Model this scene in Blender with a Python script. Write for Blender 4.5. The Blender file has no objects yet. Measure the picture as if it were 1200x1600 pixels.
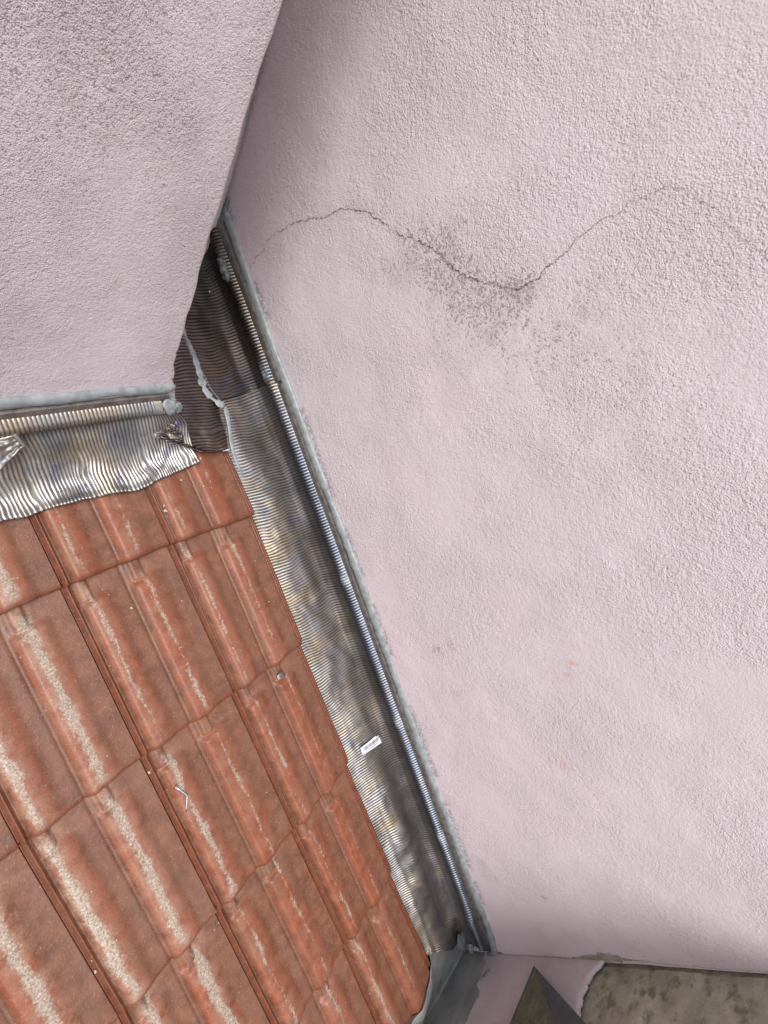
import bpy, math, random
import numpy as np
from mathutils import Vector, Matrix
random.seed(7); RNG = np.random.RandomState(11)

# ---------------------------------------------------------------- camera
sc = bpy.context.scene
COL = sc.collection
F = 742.245                      # focal length in pixels of a 1200 px wide picture
RW = np.array([[0.6041627166, -0.6355914271, 0.4806359846],
               [0.3316856322, 0.7490102552, 0.5735575638],
               [-0.7245495520, -0.1871020455, 0.6633406149]])   # rows: camera x, y, z axes in the world
CW = np.array([-0.0271515, -0.3971387, 0.8696762])
A = 0.49971355                   # roof pitch
cam_d = bpy.data.cameras.new('camera'); cam = bpy.data.objects.new('camera', cam_d); COL.objects.link(cam)
cam_d.sensor_fit = 'HORIZONTAL'; cam_d.sensor_width = 36; cam_d.lens = 36 * F / 1200
cam_d.clip_start = 0.01; cam_d.clip_end = 500
M = Matrix.Identity(4)
for r in range(3):
    for c in range(3): M[r][c] = RW[c][r]
    M[r][3] = CW[r]
cam.matrix_world = M
sc.camera = cam

# ---------------------------------------------------------------- light
SUN_EL, SUN_AZ = math.radians(55), math.radians(238)     # azimuth clockwise from +Y
w = bpy.data.worlds.new('World'); sc.world = w; w.use_nodes = True
nt = w.node_tree; nt.nodes.clear()
out = nt.nodes.new('ShaderNodeOutputWorld'); bg = nt.nodes.new('ShaderNodeBackground')
sky = nt.nodes.new('ShaderNodeTexSky'); sky.sky_type = 'NISHITA'; sky.sun_disc = False
sky.sun_elevation = SUN_EL; sky.sun_rotation = SUN_AZ; sky.dust_density = 3; sky.air_density = 1.0
tc = nt.nodes.new('ShaderNodeTexCoord'); mp = nt.nodes.new('ShaderNodeMapping')
mp.inputs['Scale'].default_value = (1, 1, 2.2)
nz = nt.nodes.new('ShaderNodeTexNoise'); nz.inputs['Scale'].default_value = 2.4; nz.inputs['Detail'].default_value = 5
cr = nt.nodes.new('ShaderNodeValToRGB')
cr.color_ramp.elements[0].position = .32; cr.color_ramp.elements[0].color = (5.2, 5.5, 6.1, 1)
cr.color_ramp.elements[1].position = .68; cr.color_ramp.elements[1].color = (12.5, 12.6, 12.6, 1)
mx = nt.nodes.new('ShaderNodeMix'); mx.data_type = 'RGBA'; mx.inputs[0].default_value = .8
L = nt.links.new
L(tc.outputs['Generated'], mp.inputs[0]); L(mp.outputs[0], nz.inputs[0]); L(nz.outputs[0], cr.inputs[0])
L(sky.outputs[0], mx.inputs[6]); L(cr.outputs[0], mx.inputs[7])
# an overcast sky is about three times brighter overhead than at the horizon
sx = nt.nodes.new('ShaderNodeSeparateXYZ'); L(tc.outputs['Generated'], sx.inputs[0])
mr = nt.nodes.new('ShaderNodeMapRange'); L(sx.outputs[2], mr.inputs[0])
mr.inputs[1].default_value = 0; mr.inputs[2].default_value = .9; mr.inputs[3].default_value = .30; mr.inputs[4].default_value = 1.2
mu = nt.nodes.new('ShaderNodeMix'); mu.data_type = 'RGBA'; mu.blend_type = 'MULTIPLY'; mu.inputs[0].default_value = 1
L(mx.outputs[2], mu.inputs[6]); L(mr.outputs[0], mu.inputs[7]); L(mu.outputs[2], bg.inputs[0])
bg.inputs[1].default_value = .12
L(bg.outputs[0], out.inputs[0])
sd = bpy.data.lights.new('sun', 'SUN'); sd.energy = 1.4; sd.angle = math.radians(26); sd.color = (1, .965, .92)
so = bpy.data.objects.new('sun', sd); COL.objects.link(so)
sv = Vector((math.sin(SUN_AZ) * math.cos(SUN_EL), math.cos(SUN_AZ) * math.cos(SUN_EL), math.sin(SUN_EL)))
so.rotation_euler = sv.to_track_quat('Z', 'Y').to_euler()
vs = sc.view_settings; vs.view_transform = 'Standard'; vs.look = 'None'; vs.gamma = 1; vs.exposure = 0.74
vs.use_curve_mapping = False
sc.render.engine = 'CYCLES'

# ---------------------------------------------------------------- geometry of the place
NR = np.array([0, -math.sin(A), math.cos(A)])        # roof normal
VR = np.array([0, -math.cos(A), -math.sin(A)])       # down the slope
XW, YB, YR, YF = .735, .213, -1.300, .512            # big wall, block face, end wall, recess back
TW, TG = .19114, .34                                 # tile cover width and gauge

def rp(X, v, n):                                     # roof coordinates -> world
    X, v, n = np.broadcast_arrays(np.asarray(X, float), np.asarray(v, float), np.asarray(n, float))
    P = X[..., None] * np.array([1., 0, 0]) + v[..., None] * VR + n[..., None] * NR
    return P

def on(x, y, N, c):                                  # where a line of sight meets a real plane of the house
    d = RW.T @ np.array([(x - 600) / F, -(y - 800) / F, -1.0]); N = np.array(N, float)
    return CW + d * ((c - N @ CW) / (N @ d))
def on_roof(x, y, n=0.): return on(x, y, NR, n)
def on_wall(x, y): return on(x, y, (1, 0, 0), XW)
def on_block(x, y): return on(x, y, (0, 1, 0), YB)

def vnoise(x, y, seed=0):
    rs = np.random.RandomState(seed); T = rs.rand(64, 64) * 2 - 1
    xi = np.floor(x).astype(int); yi = np.floor(y).astype(int); fx = x - xi; fy = y - yi
    fx = fx * fx * fx * (fx * (fx * 6 - 15) + 10); fy = fy * fy * fy * (fy * (fy * 6 - 15) + 10)
    g = lambda a, b: T[a % 64, b % 64]
    return (g(xi, yi) * (1 - fx) + g(xi + 1, yi) * fx) * (1 - fy) + (g(xi, yi + 1) * (1 - fx) + g(xi + 1, yi + 1) * fx) * fy
def fbm(x, y, seed=0, o=3):
    s = 0; a = 1
    for k in range(o): s = s + a * vnoise(x * 2 ** k, y * 2 ** k, seed + k); a *= .5
    return s
def sstep(a, b, x):
    t = np.clip((x - a) / (b - a), 0, 1); return t * t * (3 - 2 * t)

# ---------------------------------------------------------------- mesh helpers
def tag(o, label=None, cat=None, group=None, kind=None):
    if label: o['label'] = label
    if cat: o['category'] = cat
    if group: o['group'] = group
    o['kind'] = kind or 'thing'
    return o
def empty(name, loc):
    o = bpy.data.objects.new(name, None); COL.objects.link(o); o.location = [float(c) for c in loc]; o.empty_display_size = .02
    return o
def mk(name, V, Fc, mat, parent=None, smooth=True, attrs=None, uv=None):
    V = np.asarray(V, float).reshape(-1, 3)
    me = bpy.data.meshes.new(name)
    if parent is not None:
        V = V - np.array(parent.location)
    me.from_pydata(V.tolist(), [], [tuple(int(i) for i in f) for f in Fc])
    me.update()
    if smooth: me.polygons.foreach_set('use_smooth', [True] * len(me.polygons))
    if attrs:
        for k, a in attrs.items():
            at = me.attributes.new(k, 'FLOAT', 'POINT'); at.data.foreach_set('value', np.asarray(a, np.float32).ravel())
    if mat: me.materials.append(mat)
    o = bpy.data.objects.new(name, me); COL.objects.link(o)
    if parent is not None: o.parent = parent
    return o
def gfaces(nu, nv, off=0, flip=False):
    i, j = np.meshgrid(np.arange(nu - 1), np.arange(nv - 1), indexing='ij'); a = (i * nv + j).ravel() + off
    q = np.stack([a, a + nv, a + nv + 1, a + 1], 1)
    return q[:, ::-1] if flip else q
def shell(P, th, flip=False):
    """grid P (nu,nv,3) -> closed sheet of thickness th (offset against its normal)"""
    nu, nv, _ = P.shape
    du = np.gradient(P, axis=0); dv = np.gradient(P, axis=1); N = np.cross(du, dv)
    N /= np.linalg.norm(N, axis=2, keepdims=True) + 1e-12
    if flip: N = -N
    V = np.concatenate([P.reshape(-1, 3), (P - N * th).reshape(-1, 3)])
    o = nu * nv
    f = [gfaces(nu, nv, 0, flip), gfaces(nu, nv, o, not flip)]
    idx = lambda a, b: a * nv + b
    loop = [idx(a, 0) for a in range(nu)] + [idx(nu - 1, b) for b in range(1, nv)] + [idx(a, nv - 1) for a in range(nu - 2, -1, -1)] + [idx(0, b) for b in range(nv - 2, 0, -1)]
    r = []
    for k in range(len(loop)):
        a, b = loop[k], loop[(k + 1) % len(loop)]
        r.append((a, a + o, b + o, b) if not flip else (a, b, b + o, a + o))
    f.append(np.array(r))
    return V, np.concatenate(f)
def boxv(lo, hi):
    x0, y0, z0 = lo; x1, y1, z1 = hi
    V = [(x0, y0, z0), (x1, y0, z0), (x1, y1, z0), (x0, y1, z0), (x0, y0, z1), (x1, y0, z1), (x1, y1, z1), (x0, y1, z1)]
    Fc = [(0, 3, 2, 1), (4, 5, 6, 7), (0, 1, 5, 4), (1, 2, 6, 5), (2, 3, 7, 6), (3, 0, 4, 7)]
    return V, Fc
def tube(path, rad, ns=10, up=(0, 0, 1), sq=1.0):
    """swept round section; rad scalar or list; closed ends"""
    path = np.asarray(path, float); n = len(path); rad = np.broadcast_to(rad, (n,)); T = np.gradient(path, axis=0)
    V = []; up = np.array(up, float)
    for k in range(n):
        t = T[k] / np.linalg.norm(T[k]); s = np.cross(t, up); s /= np.linalg.norm(s); q = np.cross(s, t)
        for a in range(ns):
            th = 2 * math.pi * a / ns
            V.append(path[k] + rad[k] * (math.cos(th) * s + sq * math.sin(th) * q))
    Fc = []
    for k in range(n - 1):
        for a in range(ns):
            b = (a + 1) % ns
            Fc.append((k * ns + a, k * ns + b, (k + 1) * ns + b, (k + 1) * ns + a))
    Fc.append(tuple(range(ns))[::-1]); Fc.append(tuple((n - 1) * ns + a for a in range(ns)))
    return V, Fc
def join(parts):
    V = []; Fc = []
    for v, f in parts:
        o = len(V); V += [tuple(p) for p in v]; Fc += [tuple(int(i) + o for i in q) for q in f]
    return V, Fc
def blob(c, r, seed=0, squash=(1, 1, 1), amp=.25, nu=10, nv=14):
    V = [];
    for i in range(nu):
        ph = math.pi * (i + .5) / nu
        for j in range(nv):
            th = 2 * math.pi * j / nv
            d = np.array([math.sin(ph) * math.cos(th), math.sin(ph) * math.sin(th), math.cos(ph)])
            k = 1 + amp * float(vnoise(np.array(d[0] * 2 + 5 + d[2]), np.array(d[1] * 2 + 9 - d[2]), seed))
            V.append(np.array(c) + d * r * k * np.array(squash))
    Fc = []
    for i in range(nu - 1):
        for j in range(nv):
            b = (j + 1) % nv; Fc.append((i * nv + j, (i + 1) * nv + j, (i + 1) * nv + b, i * nv + b))
    Fc.append(tuple(range(nv))[::1]); Fc.append(tuple((nu - 1) * nv + a for a in range(nv))[::-1])
    return V, Fc

# ---------------------------------------------------------------- materials
class Mat:
    def __init__(s, name):
        s.m = bpy.data.materials.new(name); s.m.use_nodes = True; s.t = s.m.node_tree; s.n = s.t.nodes
        s.b = s.n['Principled BSDF']
        s.co = s.n.new('ShaderNodeTexCoord').outputs['Object']
    def geo(s):
        return s.n.new('ShaderNodeNewGeometry').outputs['Position']
    def link(s, a, b): s.t.links.new(a, b)
    def val(s, x, sock):
        if isinstance(x, (int, float)): sock.default_value = x
        elif isinstance(x, tuple): sock.default_value = (*x, 1) if len(x) == 3 and len(sock.default_value) == 4 else x
        else: s.link(x, sock)
    def math(s, op, a, b=0., c=None, clamp=False):
        k = s.n.new('ShaderNodeMath'); k.operation = op; k.use_clamp = clamp
        s.val(a, k.inputs[0]); s.val(b, k.inputs[1])
        if c is not None: s.val(c, k.inputs[2])
        return k.outputs[0]
    def mix(s, f, a, b, mode='MIX'):
        k = s.n.new('ShaderNodeMix'); k.data_type = 'RGBA'; k.blend_type = mode
        s.val(f, k.inputs[0]); s.val(a, k.inputs[6]); s.val(b, k.inputs[7]); return k.outputs[2]
    def noise(s, sc_, det=3, rough=.55, vec=None, dist=0.):
        k = s.n.new('ShaderNodeTexNoise'); k.inputs['Scale'].default_value = sc_; k.inputs['Detail'].default_value = det
        k.inputs['Roughness'].default_value = rough; k.inputs['Distortion'].default_value = dist
        s.link(vec if vec is not None else s.geo(), k.inputs['Vector']); return k.outputs['Fac']
    def voro(s, sc_, vec=None, feat='F1'):
        k = s.n.new('ShaderNodeTexVoronoi'); k.inputs['Scale'].default_value = sc_; k.feature = feat
        s.link(vec if vec is not None else s.geo(), k.inputs['Vector']); return k.outputs['Distance']
    def ramp(s, f, *st):
        k = s.n.new('ShaderNodeValToRGB'); s.link(f, k.inputs[0]); e = k.color_ramp.elements
        while len(e) < len(st): e.new(.5)
        for q, (p, c) in zip(e, st):
            q.position = p; q.color = (*c, 1) if isinstance(c, tuple) else (c, c, c, 1)
        return k.outputs[0]
    def rng(s, f, a, b, lo=0., hi=1.):
        k = s.n.new('ShaderNodeMapRange'); k.interpolation_type = 'SMOOTHSTEP'
        s.val(f, k.inputs[0]); s.val(a, k.inputs[1]); s.val(b, k.inputs[2]); k.inputs[3].default_value = lo; k.inputs[4].default_value = hi
        return k.outputs[0]
    def attr(s, name):
        k = s.n.new('ShaderNodeAttribute'); k.attribute_name = name; return k.outputs['Fac']
    def mapv(s, scale, rot=(0, 0, 0), vec=None):
        k = s.n.new('ShaderNodeMapping'); k.inputs['Scale'].default_value = scale; k.inputs['Rotation'].default_value = rot
        s.link(vec if vec is not None else s.geo(), k.inputs[0]); return k.outputs[0]
    def bump(s, h, dist, strength=1., prev=None):
        k = s.n.new('ShaderNodeBump'); k.inputs['Distance'].default_value = dist; k.inputs['Strength'].default_value = strength
        s.val(h, k.inputs['Height'])
        if prev is not None: s.link(prev, k.inputs['Normal'])
        return k.outputs[0]
    def fin(s, col, rough=.6, metal=0., nrm=None, spec=.5):
        s.val(col, s.b.inputs['Base Color']); s.val(rough, s.b.inputs['Roughness']); s.val(metal, s.b.inputs['Metallic'])
        s.b.inputs['Specular IOR Level'].default_value = spec
        if nrm is not None: s.link(nrm, s.b.inputs['Normal'])
        return s.m

PINK = (.705, .61, .655)
def stucco(name, grain=190, amp=.0016, base=PINK, speck=.35):
    m = Mat(name)
    sm = m.noise(6, 4)
    col = m.mix(m.rng(sm, .35, .65), base, tuple(c * k for c, k in zip(base, (.955, .965, .95))))
    col = m.mix(m.rng(m.noise(2.3, 3), .45, .7, 0, .35), col, (base[0] * .93, base[1] * 1.0, base[2] * .97))
    run = m.noise(7, 4, .6, m.mapv((1, 1, .16)))
    col = m.mix(m.rng(run, .57, .75, 0, .14), col, (base[0] * .72, base[1] * .74, base[2] * .72))
    # old dirt lodged in the pits of the render
    g = m.noise(grain, 3.5, .62); g2 = m.noise(grain * 2.3, 2, .5)
    gr = m.attr('grime')
    pit = m.math('ADD', m.math('MULTIPLY', g, .6), m.math('MULTIPLY', g2, .4))
    thr = m.math('SUBTRACT', .345 + speck * .03, m.math('MULTIPLY', gr, -.10))
    dark = m.math('MULTIPLY', m.rng(m.math('SUBTRACT', thr, pit), -.02, .05), .62)
    col = m.mix(dark, col, (.16, .135, .12))
    big = m.noise(28, 4, .6)
    film = m.math('MULTIPLY', gr, m.rng(big, .35, .7, .03, .30))
    col = m.mix(film, col, (.33, .285, .265))
    col = m.mix(m.math('MULTIPLY', m.attr('rust'), m.rng(m.noise(60, 4), .35, .6)), col, (.62, .2, .12))
    col = m.mix(m.math('MULTIPLY', m.attr('smear'), m.rng(m.noise(110, 5, .65), .42, .55)), col, (.22, .23, .24))
    vv_ = m.n.new('ShaderNodeTexVoronoi'); vv_.feature = 'SMOOTH_F1'; vv_.inputs['Scale'].default_value = grain * .62; vv_.inputs['Smoothness'].default_value = .6
    vv_.inputs['Randomness'].default_value = 1.; m.link(m.mapv((1, 1, 1), (.3, .2, .5)), vv_.inputs['Vector'])
    patch = m.math('ADD', .4, m.math('MULTIPLY', m.rng(m.noise(4, 4, .6), .33, .66), .85))
    col = m.mix(m.math('MULTIPLY', m.attr('wear'), m.rng(m.noise(55, 4, .6), .3, .6, .5, 1.)), col, (.62, .54, .44))
    hi = m.math('ADD', m.math('SUBTRACT', m.math('MULTIPLY', g, .85), m.math('MULTIPLY', vv_.outputs['Distance'], .3)), m.math('MULTIPLY', g2, .8))
    col = m.mix(m.rng(g2, .35, .65, .14, 0.), col, tuple(c * .55 for c in base))
    n = m.bump(m.math('MULTIPLY', hi, patch), amp, 1.0)
    n = m.bump(m.noise(28, 3), .003, .35, n)
    return m.fin(col, .88, 0, n, .25)
stucco_wall = stucco('pink_stucco', 180, .0024)
stucco_block = stucco('pink_stucco_coarse', 270, .0044, (.69, .60, .645), 1.1)

def clay():
    m = Mat('clay_tile')
    uvn = m.n.new('ShaderNodeUVMap'); uvn.uv_map = 'st'
    sp = m.n.new('ShaderNodeSeparateXYZ'); m.link(uvn.outputs[0], sp.inputs[0]); s_, t_ = sp.outputs[0], sp.outputs[1]
    oi = m.n.new('ShaderNodeObjectInfo'); rnd = oi.outputs['Random']
    sc_ = m.n.new('ShaderNodeSeparateColor'); m.link(oi.outputs['Color'], sc_.inputs[0]); c1, c2, br = sc_.outputs
    P = m.geo()
    n1 = m.noise(9, 5, .6); n2 = m.noise(45, 5, .6)
    orange = m.ramp(n2, (.28, (.15, .037, .014)), (.5, (.235, .057, .020)), (.72, (.325, .086, .030)))
    orange = m.mix(m.math('MULTIPLY', rnd, .4), orange, (.36, .15, .105))
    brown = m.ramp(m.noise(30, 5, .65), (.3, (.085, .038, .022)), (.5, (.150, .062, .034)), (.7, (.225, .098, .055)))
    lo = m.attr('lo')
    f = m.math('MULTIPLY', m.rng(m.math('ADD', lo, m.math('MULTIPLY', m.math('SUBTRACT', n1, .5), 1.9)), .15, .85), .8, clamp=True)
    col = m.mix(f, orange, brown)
    # streaky brownish film running down the slope
    st = m.noise(55, 4, .6, m.mapv((1, .14, .14)))
    col = m.mix(m.math('MULTIPLY', m.rng(st, .45, .7), m.math('ADD', .28, m.math('MULTIPLY', br, .45))), col, (.17, .085, .055))
    # sky sheen painted as a pinkish pale bloom around the crest streaks
    wob = m.math('MULTIPLY', m.math('SUBTRACT', m.noise(14, 4, .6), .5), .11)
    sw = m.math('ADD', s_, wob)
    ofs = m.math('MULTIPLY', m.math('SUBTRACT', rnd, .5), .05)
    for c, k in ((.155, c1), (.645, c2)):
        d = m.math('ABSOLUTE', m.math('SUBTRACT', m.math('ADD', sw, ofs), c))
        bl = m.math('MULTIPLY', m.rng(d, .03, .17, 1, 0), m.math('MULTIPLY', k, .95))
        col = m.mix(m.math('MULTIPLY', bl, m.rng(m.noise(30, 5, .7), .32, .62)), col, (.36, .195, .13))
        wd = m.math('ADD', -.012, m.math('MULTIPLY', k, .058))
        core = m.math('SUBTRACT', wd, d)
        rag = m.math('MULTIPLY', m.math('SUBTRACT', m.noise(150, 5, .75), .5), .13)
        rag2 = m.math('MULTIPLY', m.math('SUBTRACT', m.noise(12, 3, .6), .49), .12)
        mk_ = m.rng(m.math('ADD', m.math('ADD', core, rag), rag2), -.012, .026)
        mk_ = m.math('MULTIPLY', mk_, m.math('MULTIPLY', m.rng(t_, .02, .10), m.rng(t_, .92, .995, 1, 0)))
        mk_ = m.math('MULTIPLY', mk_, m.math('MULTIPLY', m.rng(d, .10, .07), m.rng(k, .0, .1)))
        lich = m.ramp(m.noise(330, 3, .6), (.34, (.16, .13, .10)), (.43, (.36, .30, .24)), (.58, (.50, .43, .35)), (.70, (.68, .61, .52)))
        col = m.mix(m.math('MULTIPLY', mk_, .8), col, lich)
    # tiny mortar specks and dark pits
    vo = m.voro(75); sel = m.noise(25, 2)
    col = m.mix(m.math('MULTIPLY', m.rng(vo, .10, .05), m.rng(sel, .56, .62)), col, (.6, .54, .47))
    col = m.mix(m.math('MULTIPLY', m.rng(m.voro(190), .16, .06), .55), col, (.12, .07, .055))
    # the clean rib along the seam and the cut butt edge
    lip = m.attr('lip')
    col = m.mix(m.math('MULTIPLY', lip, .8), col, m.ramp(n2, (.3, (.115, .026, .010)), (.7, (.235, .058, .020))))
    h = m.math('ADD', m.math('MULTIPLY', m.noise(420, 3, .6), .5), m.noise(90, 3))
    col = m.mix(m.rng(m.noise(260, 4, .7), .42, .68, 0, .35), col, (.13, .07, .05))
    col = m.mix(m.rng(m.noise(310, 3, .7, m.mapv((1, 1, 1), (.5, .1, 0))), .56, .72, 0, .3), col, (.55, .33, .25))
    n = m.bump(h, .0012, .9)
    return m.fin(col, m.rng(m.noise(60, 3), .3, .7, .30, .52), 0, n, .5)
M_TILE = clay()

def metal(name, base=(.335, .325, .32), rough=.37, tint=True, dirt=.38):
    m = Mat(name)
    n1 = m.noise(11, 4, .6); n2 = m.noise(26, 4, .6)
    col = m.mix(m.rng(n1, .42, .66), base, (base[0] * 1.2, base[1] * 1.04, base[2] * .80))
    col = m.mix(m.rng(n2, .5, .72, 0, .7), col, (base[0] * .60, base[1] * .66, base[2] * .92))
    col = m.mix(m.math('MULTIPLY', m.rng(m.noise(17, 5, .65), .42, .62), dirt), col, (.12, .10, .085))
    col = m.mix(m.math('MULTIPLY', m.attr('blue_sheen'), .75), col, (.11, .16, .25))  # blue reflection of the sky, painted into the metal colour
    col = m.mix(m.math('MULTIPLY', m.attr('glue'), m.rng(m.noise(120, 3), .3, .6)), col, (.42, .44, .46))
    scr = m.noise(60, 4, .7, m.mapv((.25, 1, 1)))
    col = m.mix(m.rng(scr, .60, .70, 0, .35), col, (.24, .22, .20))
    col = m.mix(m.math('MULTIPLY', m.attr('dark_reflection'), m.rng(m.noise(24, 4), .2, .5, .55, .8)), col, (.085, .075, .075))  # dark reflections painted into the metal colour
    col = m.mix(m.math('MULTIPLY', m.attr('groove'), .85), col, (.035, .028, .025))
    r = m.math('ADD', m.math('ADD', rough, m.math('MULTIPLY', m.attr('dark_reflection'), .28)), m.math('MULTIPLY', m.noise(35, 3), .16))
    n = m.bump(m.noise(240, 3), .0003, .6)
    return m.fin(col, r, m.math('SUBTRACT', 1., m.math('MULTIPLY', m.attr('glue'), .8)), n)
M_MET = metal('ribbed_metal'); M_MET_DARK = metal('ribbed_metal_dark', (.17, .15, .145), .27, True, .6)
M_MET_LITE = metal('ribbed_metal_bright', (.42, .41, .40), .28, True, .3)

def simple(name, c1, c2, rough, metalv=0., sc_=40, bump_=.0005, bs=150, spec=.5):
    m = Mat(name)
    col = m.mix(m.rng(m.noise(sc_, 5, .6), .35, .68), c1, c2)
    n = m.bump(m.noise(bs, 3), bump_, .8)
    return m.fin(col, rough, metalv, n, spec)
M_SIL = simple('grey_silicone', (.31, .34, .355), (.21, .23, .24), .36, 0, 60, .0006, 110)
M_SIL_DARK = simple('dirty_silicone', (.20, .215, .22), (.11, .12, .125), .5, 0, 60, .001, 120)
M_BAR = simple('dull_metal_bar', (.27, .25, .23), (.15, .14, .135), .45, .6, 70, .0006, 200)
M_MEMB = simple('grey_membrane', (.33, .335, .32), (.20, .215, .22), .52, 0, 14, .0012, 60)
M_CRACK = simple('crack_dark', (.10, .08, .075), (.19, .15, .145), .95, 0, 60, .0004, 300, .1)
M_SCREW = simple('zinc_steel', (.82, .83, .85), (.62, .63, .64), .22, 1., 90, .0001, 300)
M_PLATE = simple('dark_sheet', (.085, .092, .095), (.055, .062, .066), .45, .2, 30, .0004, 120)
M_CRUMB = simple('mortar_crumb', (.62, .57, .5), (.42, .36, .3), .9, 0, 200, .0005, 400)
M_DECK = simple('deck_board', (.10, .075, .05), (.06, .045, .035), .9)
M_GROUND = simple('ground_soil', (.10, .11, .07), (.07, .065, .05), .95, 0, 1.2, .02, 8)
M_PAPER = simple('label_paper', (.80, .80, .82), (.76, .76, .79), .5, 0, 100, .0001, 300)
M_INK = simple('label_ink', (.09, .09, .17), (.07, .07, .14), .6, 0, 100, .0001, 300)
def concrete():
    m = Mat('bare_cement')
    c = m.ramp(m.noise(16, 6, .65), (.28, (.25, .235, .18)), (.48, (.37, .355, .285)), (.7, (.49, .465, .39)))
    c = m.mix(m.rng(m.noise(34, 5, .6), .5, .68, 0, .8), c, (.15, .155, .09))
    c = m.mix(m.math('MULTIPLY', m.rng(m.voro(38), .13, .07), m.rng(m.noise(20, 2), .54, .6)), c, (.42, .36, .29))
    n = m.bump(m.noise(120, 4), .003, .8); n = m.bump(m.noise(25, 4), .008, .5, n)
    return m.fin(c, .93, 0, n, .2)
M_CEM = concrete()
def moss_plate():
    m = Mat('mossy_dark_sheet')
    c = m.ramp(m.noise(26, 6, .7), (.3, (.085, .09, .085)), (.5, (.115, .12, .085)), (.72, (.20, .20, .14)))
    c = m.mix(m.math('MULTIPLY', m.rng(m.voro(90), .2, .1), m.rng(m.noise(30, 2), .5, .6)), c, (.27, .25, .15))
    return m.fin(c, .85, 0, m.bump(m.noise(120, 4), .003, .8), .3)
M_MOSS = moss_plate()

# ---------------------------------------------------------------- ground far below
xs = 60
V = [(-xs, -xs, -5.6), (xs, -xs, -5.6), (xs, xs, -5.6), (-xs, xs, -5.6)]
tag(mk('ground', V, [(0, 1, 2, 3)], M_GROUND, smooth=False), kind='structure')

# ---------------------------------------------------------------- big pink wall
def wallpt(px): P = on_wall(*px); return np.array([P[1], P[2]])
crack_px = [(392, 417), (400, 405), (412, 392), (418, 378), (427, 368), (441, 358), (455, 351), (470, 346), (486, 342), (500, 342), (512, 338), (524, 332), (533, 325), (540, 329), (548, 326),
            (560, 328), (570, 329), (583, 337), (596, 345), (606, 354), (622, 365), (634, 371), (650, 375), (664, 381), (678, 389), (690, 398), (700, 411), (712, 421), (726, 431), (742, 436),
            (757, 442), (770, 443), (784, 448), (798, 451), (809, 453), (818, 448), (829, 441), (842, 436), (848, 425), (854, 417), (866, 411), (880, 399), (892, 385), (903, 371), (918, 362), (931, 350),
            (944, 340), (962, 336), (974, 328), (982, 316), (1000, 311), (1014, 303), (1030, 298), (1049, 291), (1062, 295), (1074, 294), (1083, 305), (1098, 316), (1114, 323), (1122, 328), (1130, 340), (1145, 356), (1155, 368), (1166, 377), (1180, 376), (1188, 385), (1197, 405), (1210, 420)]
CR = np.array([wallpt(p) for p in crack_px])
def seg_dist(Y, Z, L_):
    d = np.full(Y.shape, 9.)
    for a, b in zip(L_[:-1], L_[1:]):
        e = b - a; t = np.clip(((Y - a[0]) * e[0] + (Z - a[1]) * e[1]) / (e @ e), 0, 1)
        d = np.minimum(d, np.hypot(Y - a[0] - t * e[0], Z - a[1] - t * e[1]))
    return d
ys = np.concatenate([np.arange(YR, YF + .05, .008), np.arange(YF + .1, 2.6, .15)])
zs = np.concatenate([[-5.6, -4, -2.5, -1.6], np.arange(-1.1, 1.25, .008), [1.5, 2.0, 2.4]])
YY, ZZ = np.meshgrid(ys, zs, indexing='ij')
dn = .0016 * fbm(YY * 9, ZZ * 9, 3)
PW = np.stack([XW - dn * .8, YY, ZZ], -1)
grime = np.zeros_like(YY)
for (px, r, k) in [((1100, 120), .2, .12), ((620, 400), .05, .45), ((655, 385), .05, .75), ((690, 405), .045, 1.1), ((715, 435), .05, 1.0), ((760, 455), .06, .8), ((810, 470), .06, .8), ((700, 470), .05, .5), ((690, 520), .05, .4),
                   ((600, 430), .05, .5), ((860, 520), .10, .42), ((780, 540), .10, .35), ((940, 560), .12, .28), ((1010, 660), .12, .2), ((640, 560), .06, .2), ((540, 320), .045, .28), ((590, 300), .05, .25), ((730, 350), .04, .3), ((750, 1350), .022, 1.2), ((757, 1368), .018, 1.0), ((775, 1375), .015, .9),
                   ((683, 1015), .018, 1.1), ((705, 1010), .016, 1.2), ((715, 1085), .014, 1.0), ((640, 660), .07, .35), ((905, 715), .07, .3), ((480, 665), .012, .8), ((850, 1402), .006, 1.8), ((935, 1240), .008, .6), ((610, 690), .05, .18), ((870, 700), .12, .12), ((740, 260), .08, .12), ((700, 60), .15, .1)]:
    c = wallpt(px); grime += k * np.exp(-((YY - c[0]) ** 2 + (ZZ - c[1]) ** 2) / (2 * (r * .66) ** 2))
dcr = seg_dist(YY, ZZ, CR)
fade = np.clip(1 - np.abs(YY - wallpt((740, 430))[0]) / .6, 0, 1)
grime += np.exp(-(dcr / .012) ** 2) * .55 * fade
grime = np.clip(grime * (1 + .6 * fbm(YY * 22, ZZ * 22, 8)), 0, 1.4)
rust = np.zeros_like(YY)
for (px, r, k) in [((895, 1040), .008, 1.0), ((887, 1055), .006, .6), ((898, 1012), .008, .35), ((860, 1060), .016, .25), ((885, 1198), .008, .4), ((870, 1188), .012, .3)]:
    c = wallpt(px); rust += k * np.exp(-((YY - c[0]) ** 2 + (ZZ - c[1]) ** 2) / (2 * (r * .8) ** 2))
vv = -(YY * math.cos(A)) - ZZ * math.sin(A); nn = -YY * math.sin(A) + ZZ * math.cos(A)
smear = np.clip(1 - np.abs(nn - .108) / .014, 0, 1) * (vnoise(vv * 14, nn * 10, 5) > .0) * .9
nu, nv = YY.shape
V = list(PW.reshape(-1, 3)); Fc = [tuple(q) for q in gfaces(nu, nv, 0, True)]
wall = mk('house_wall', V, Fc, stucco_wall, attrs=dict(grime=grime, rust=rust, smear=smear))
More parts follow.
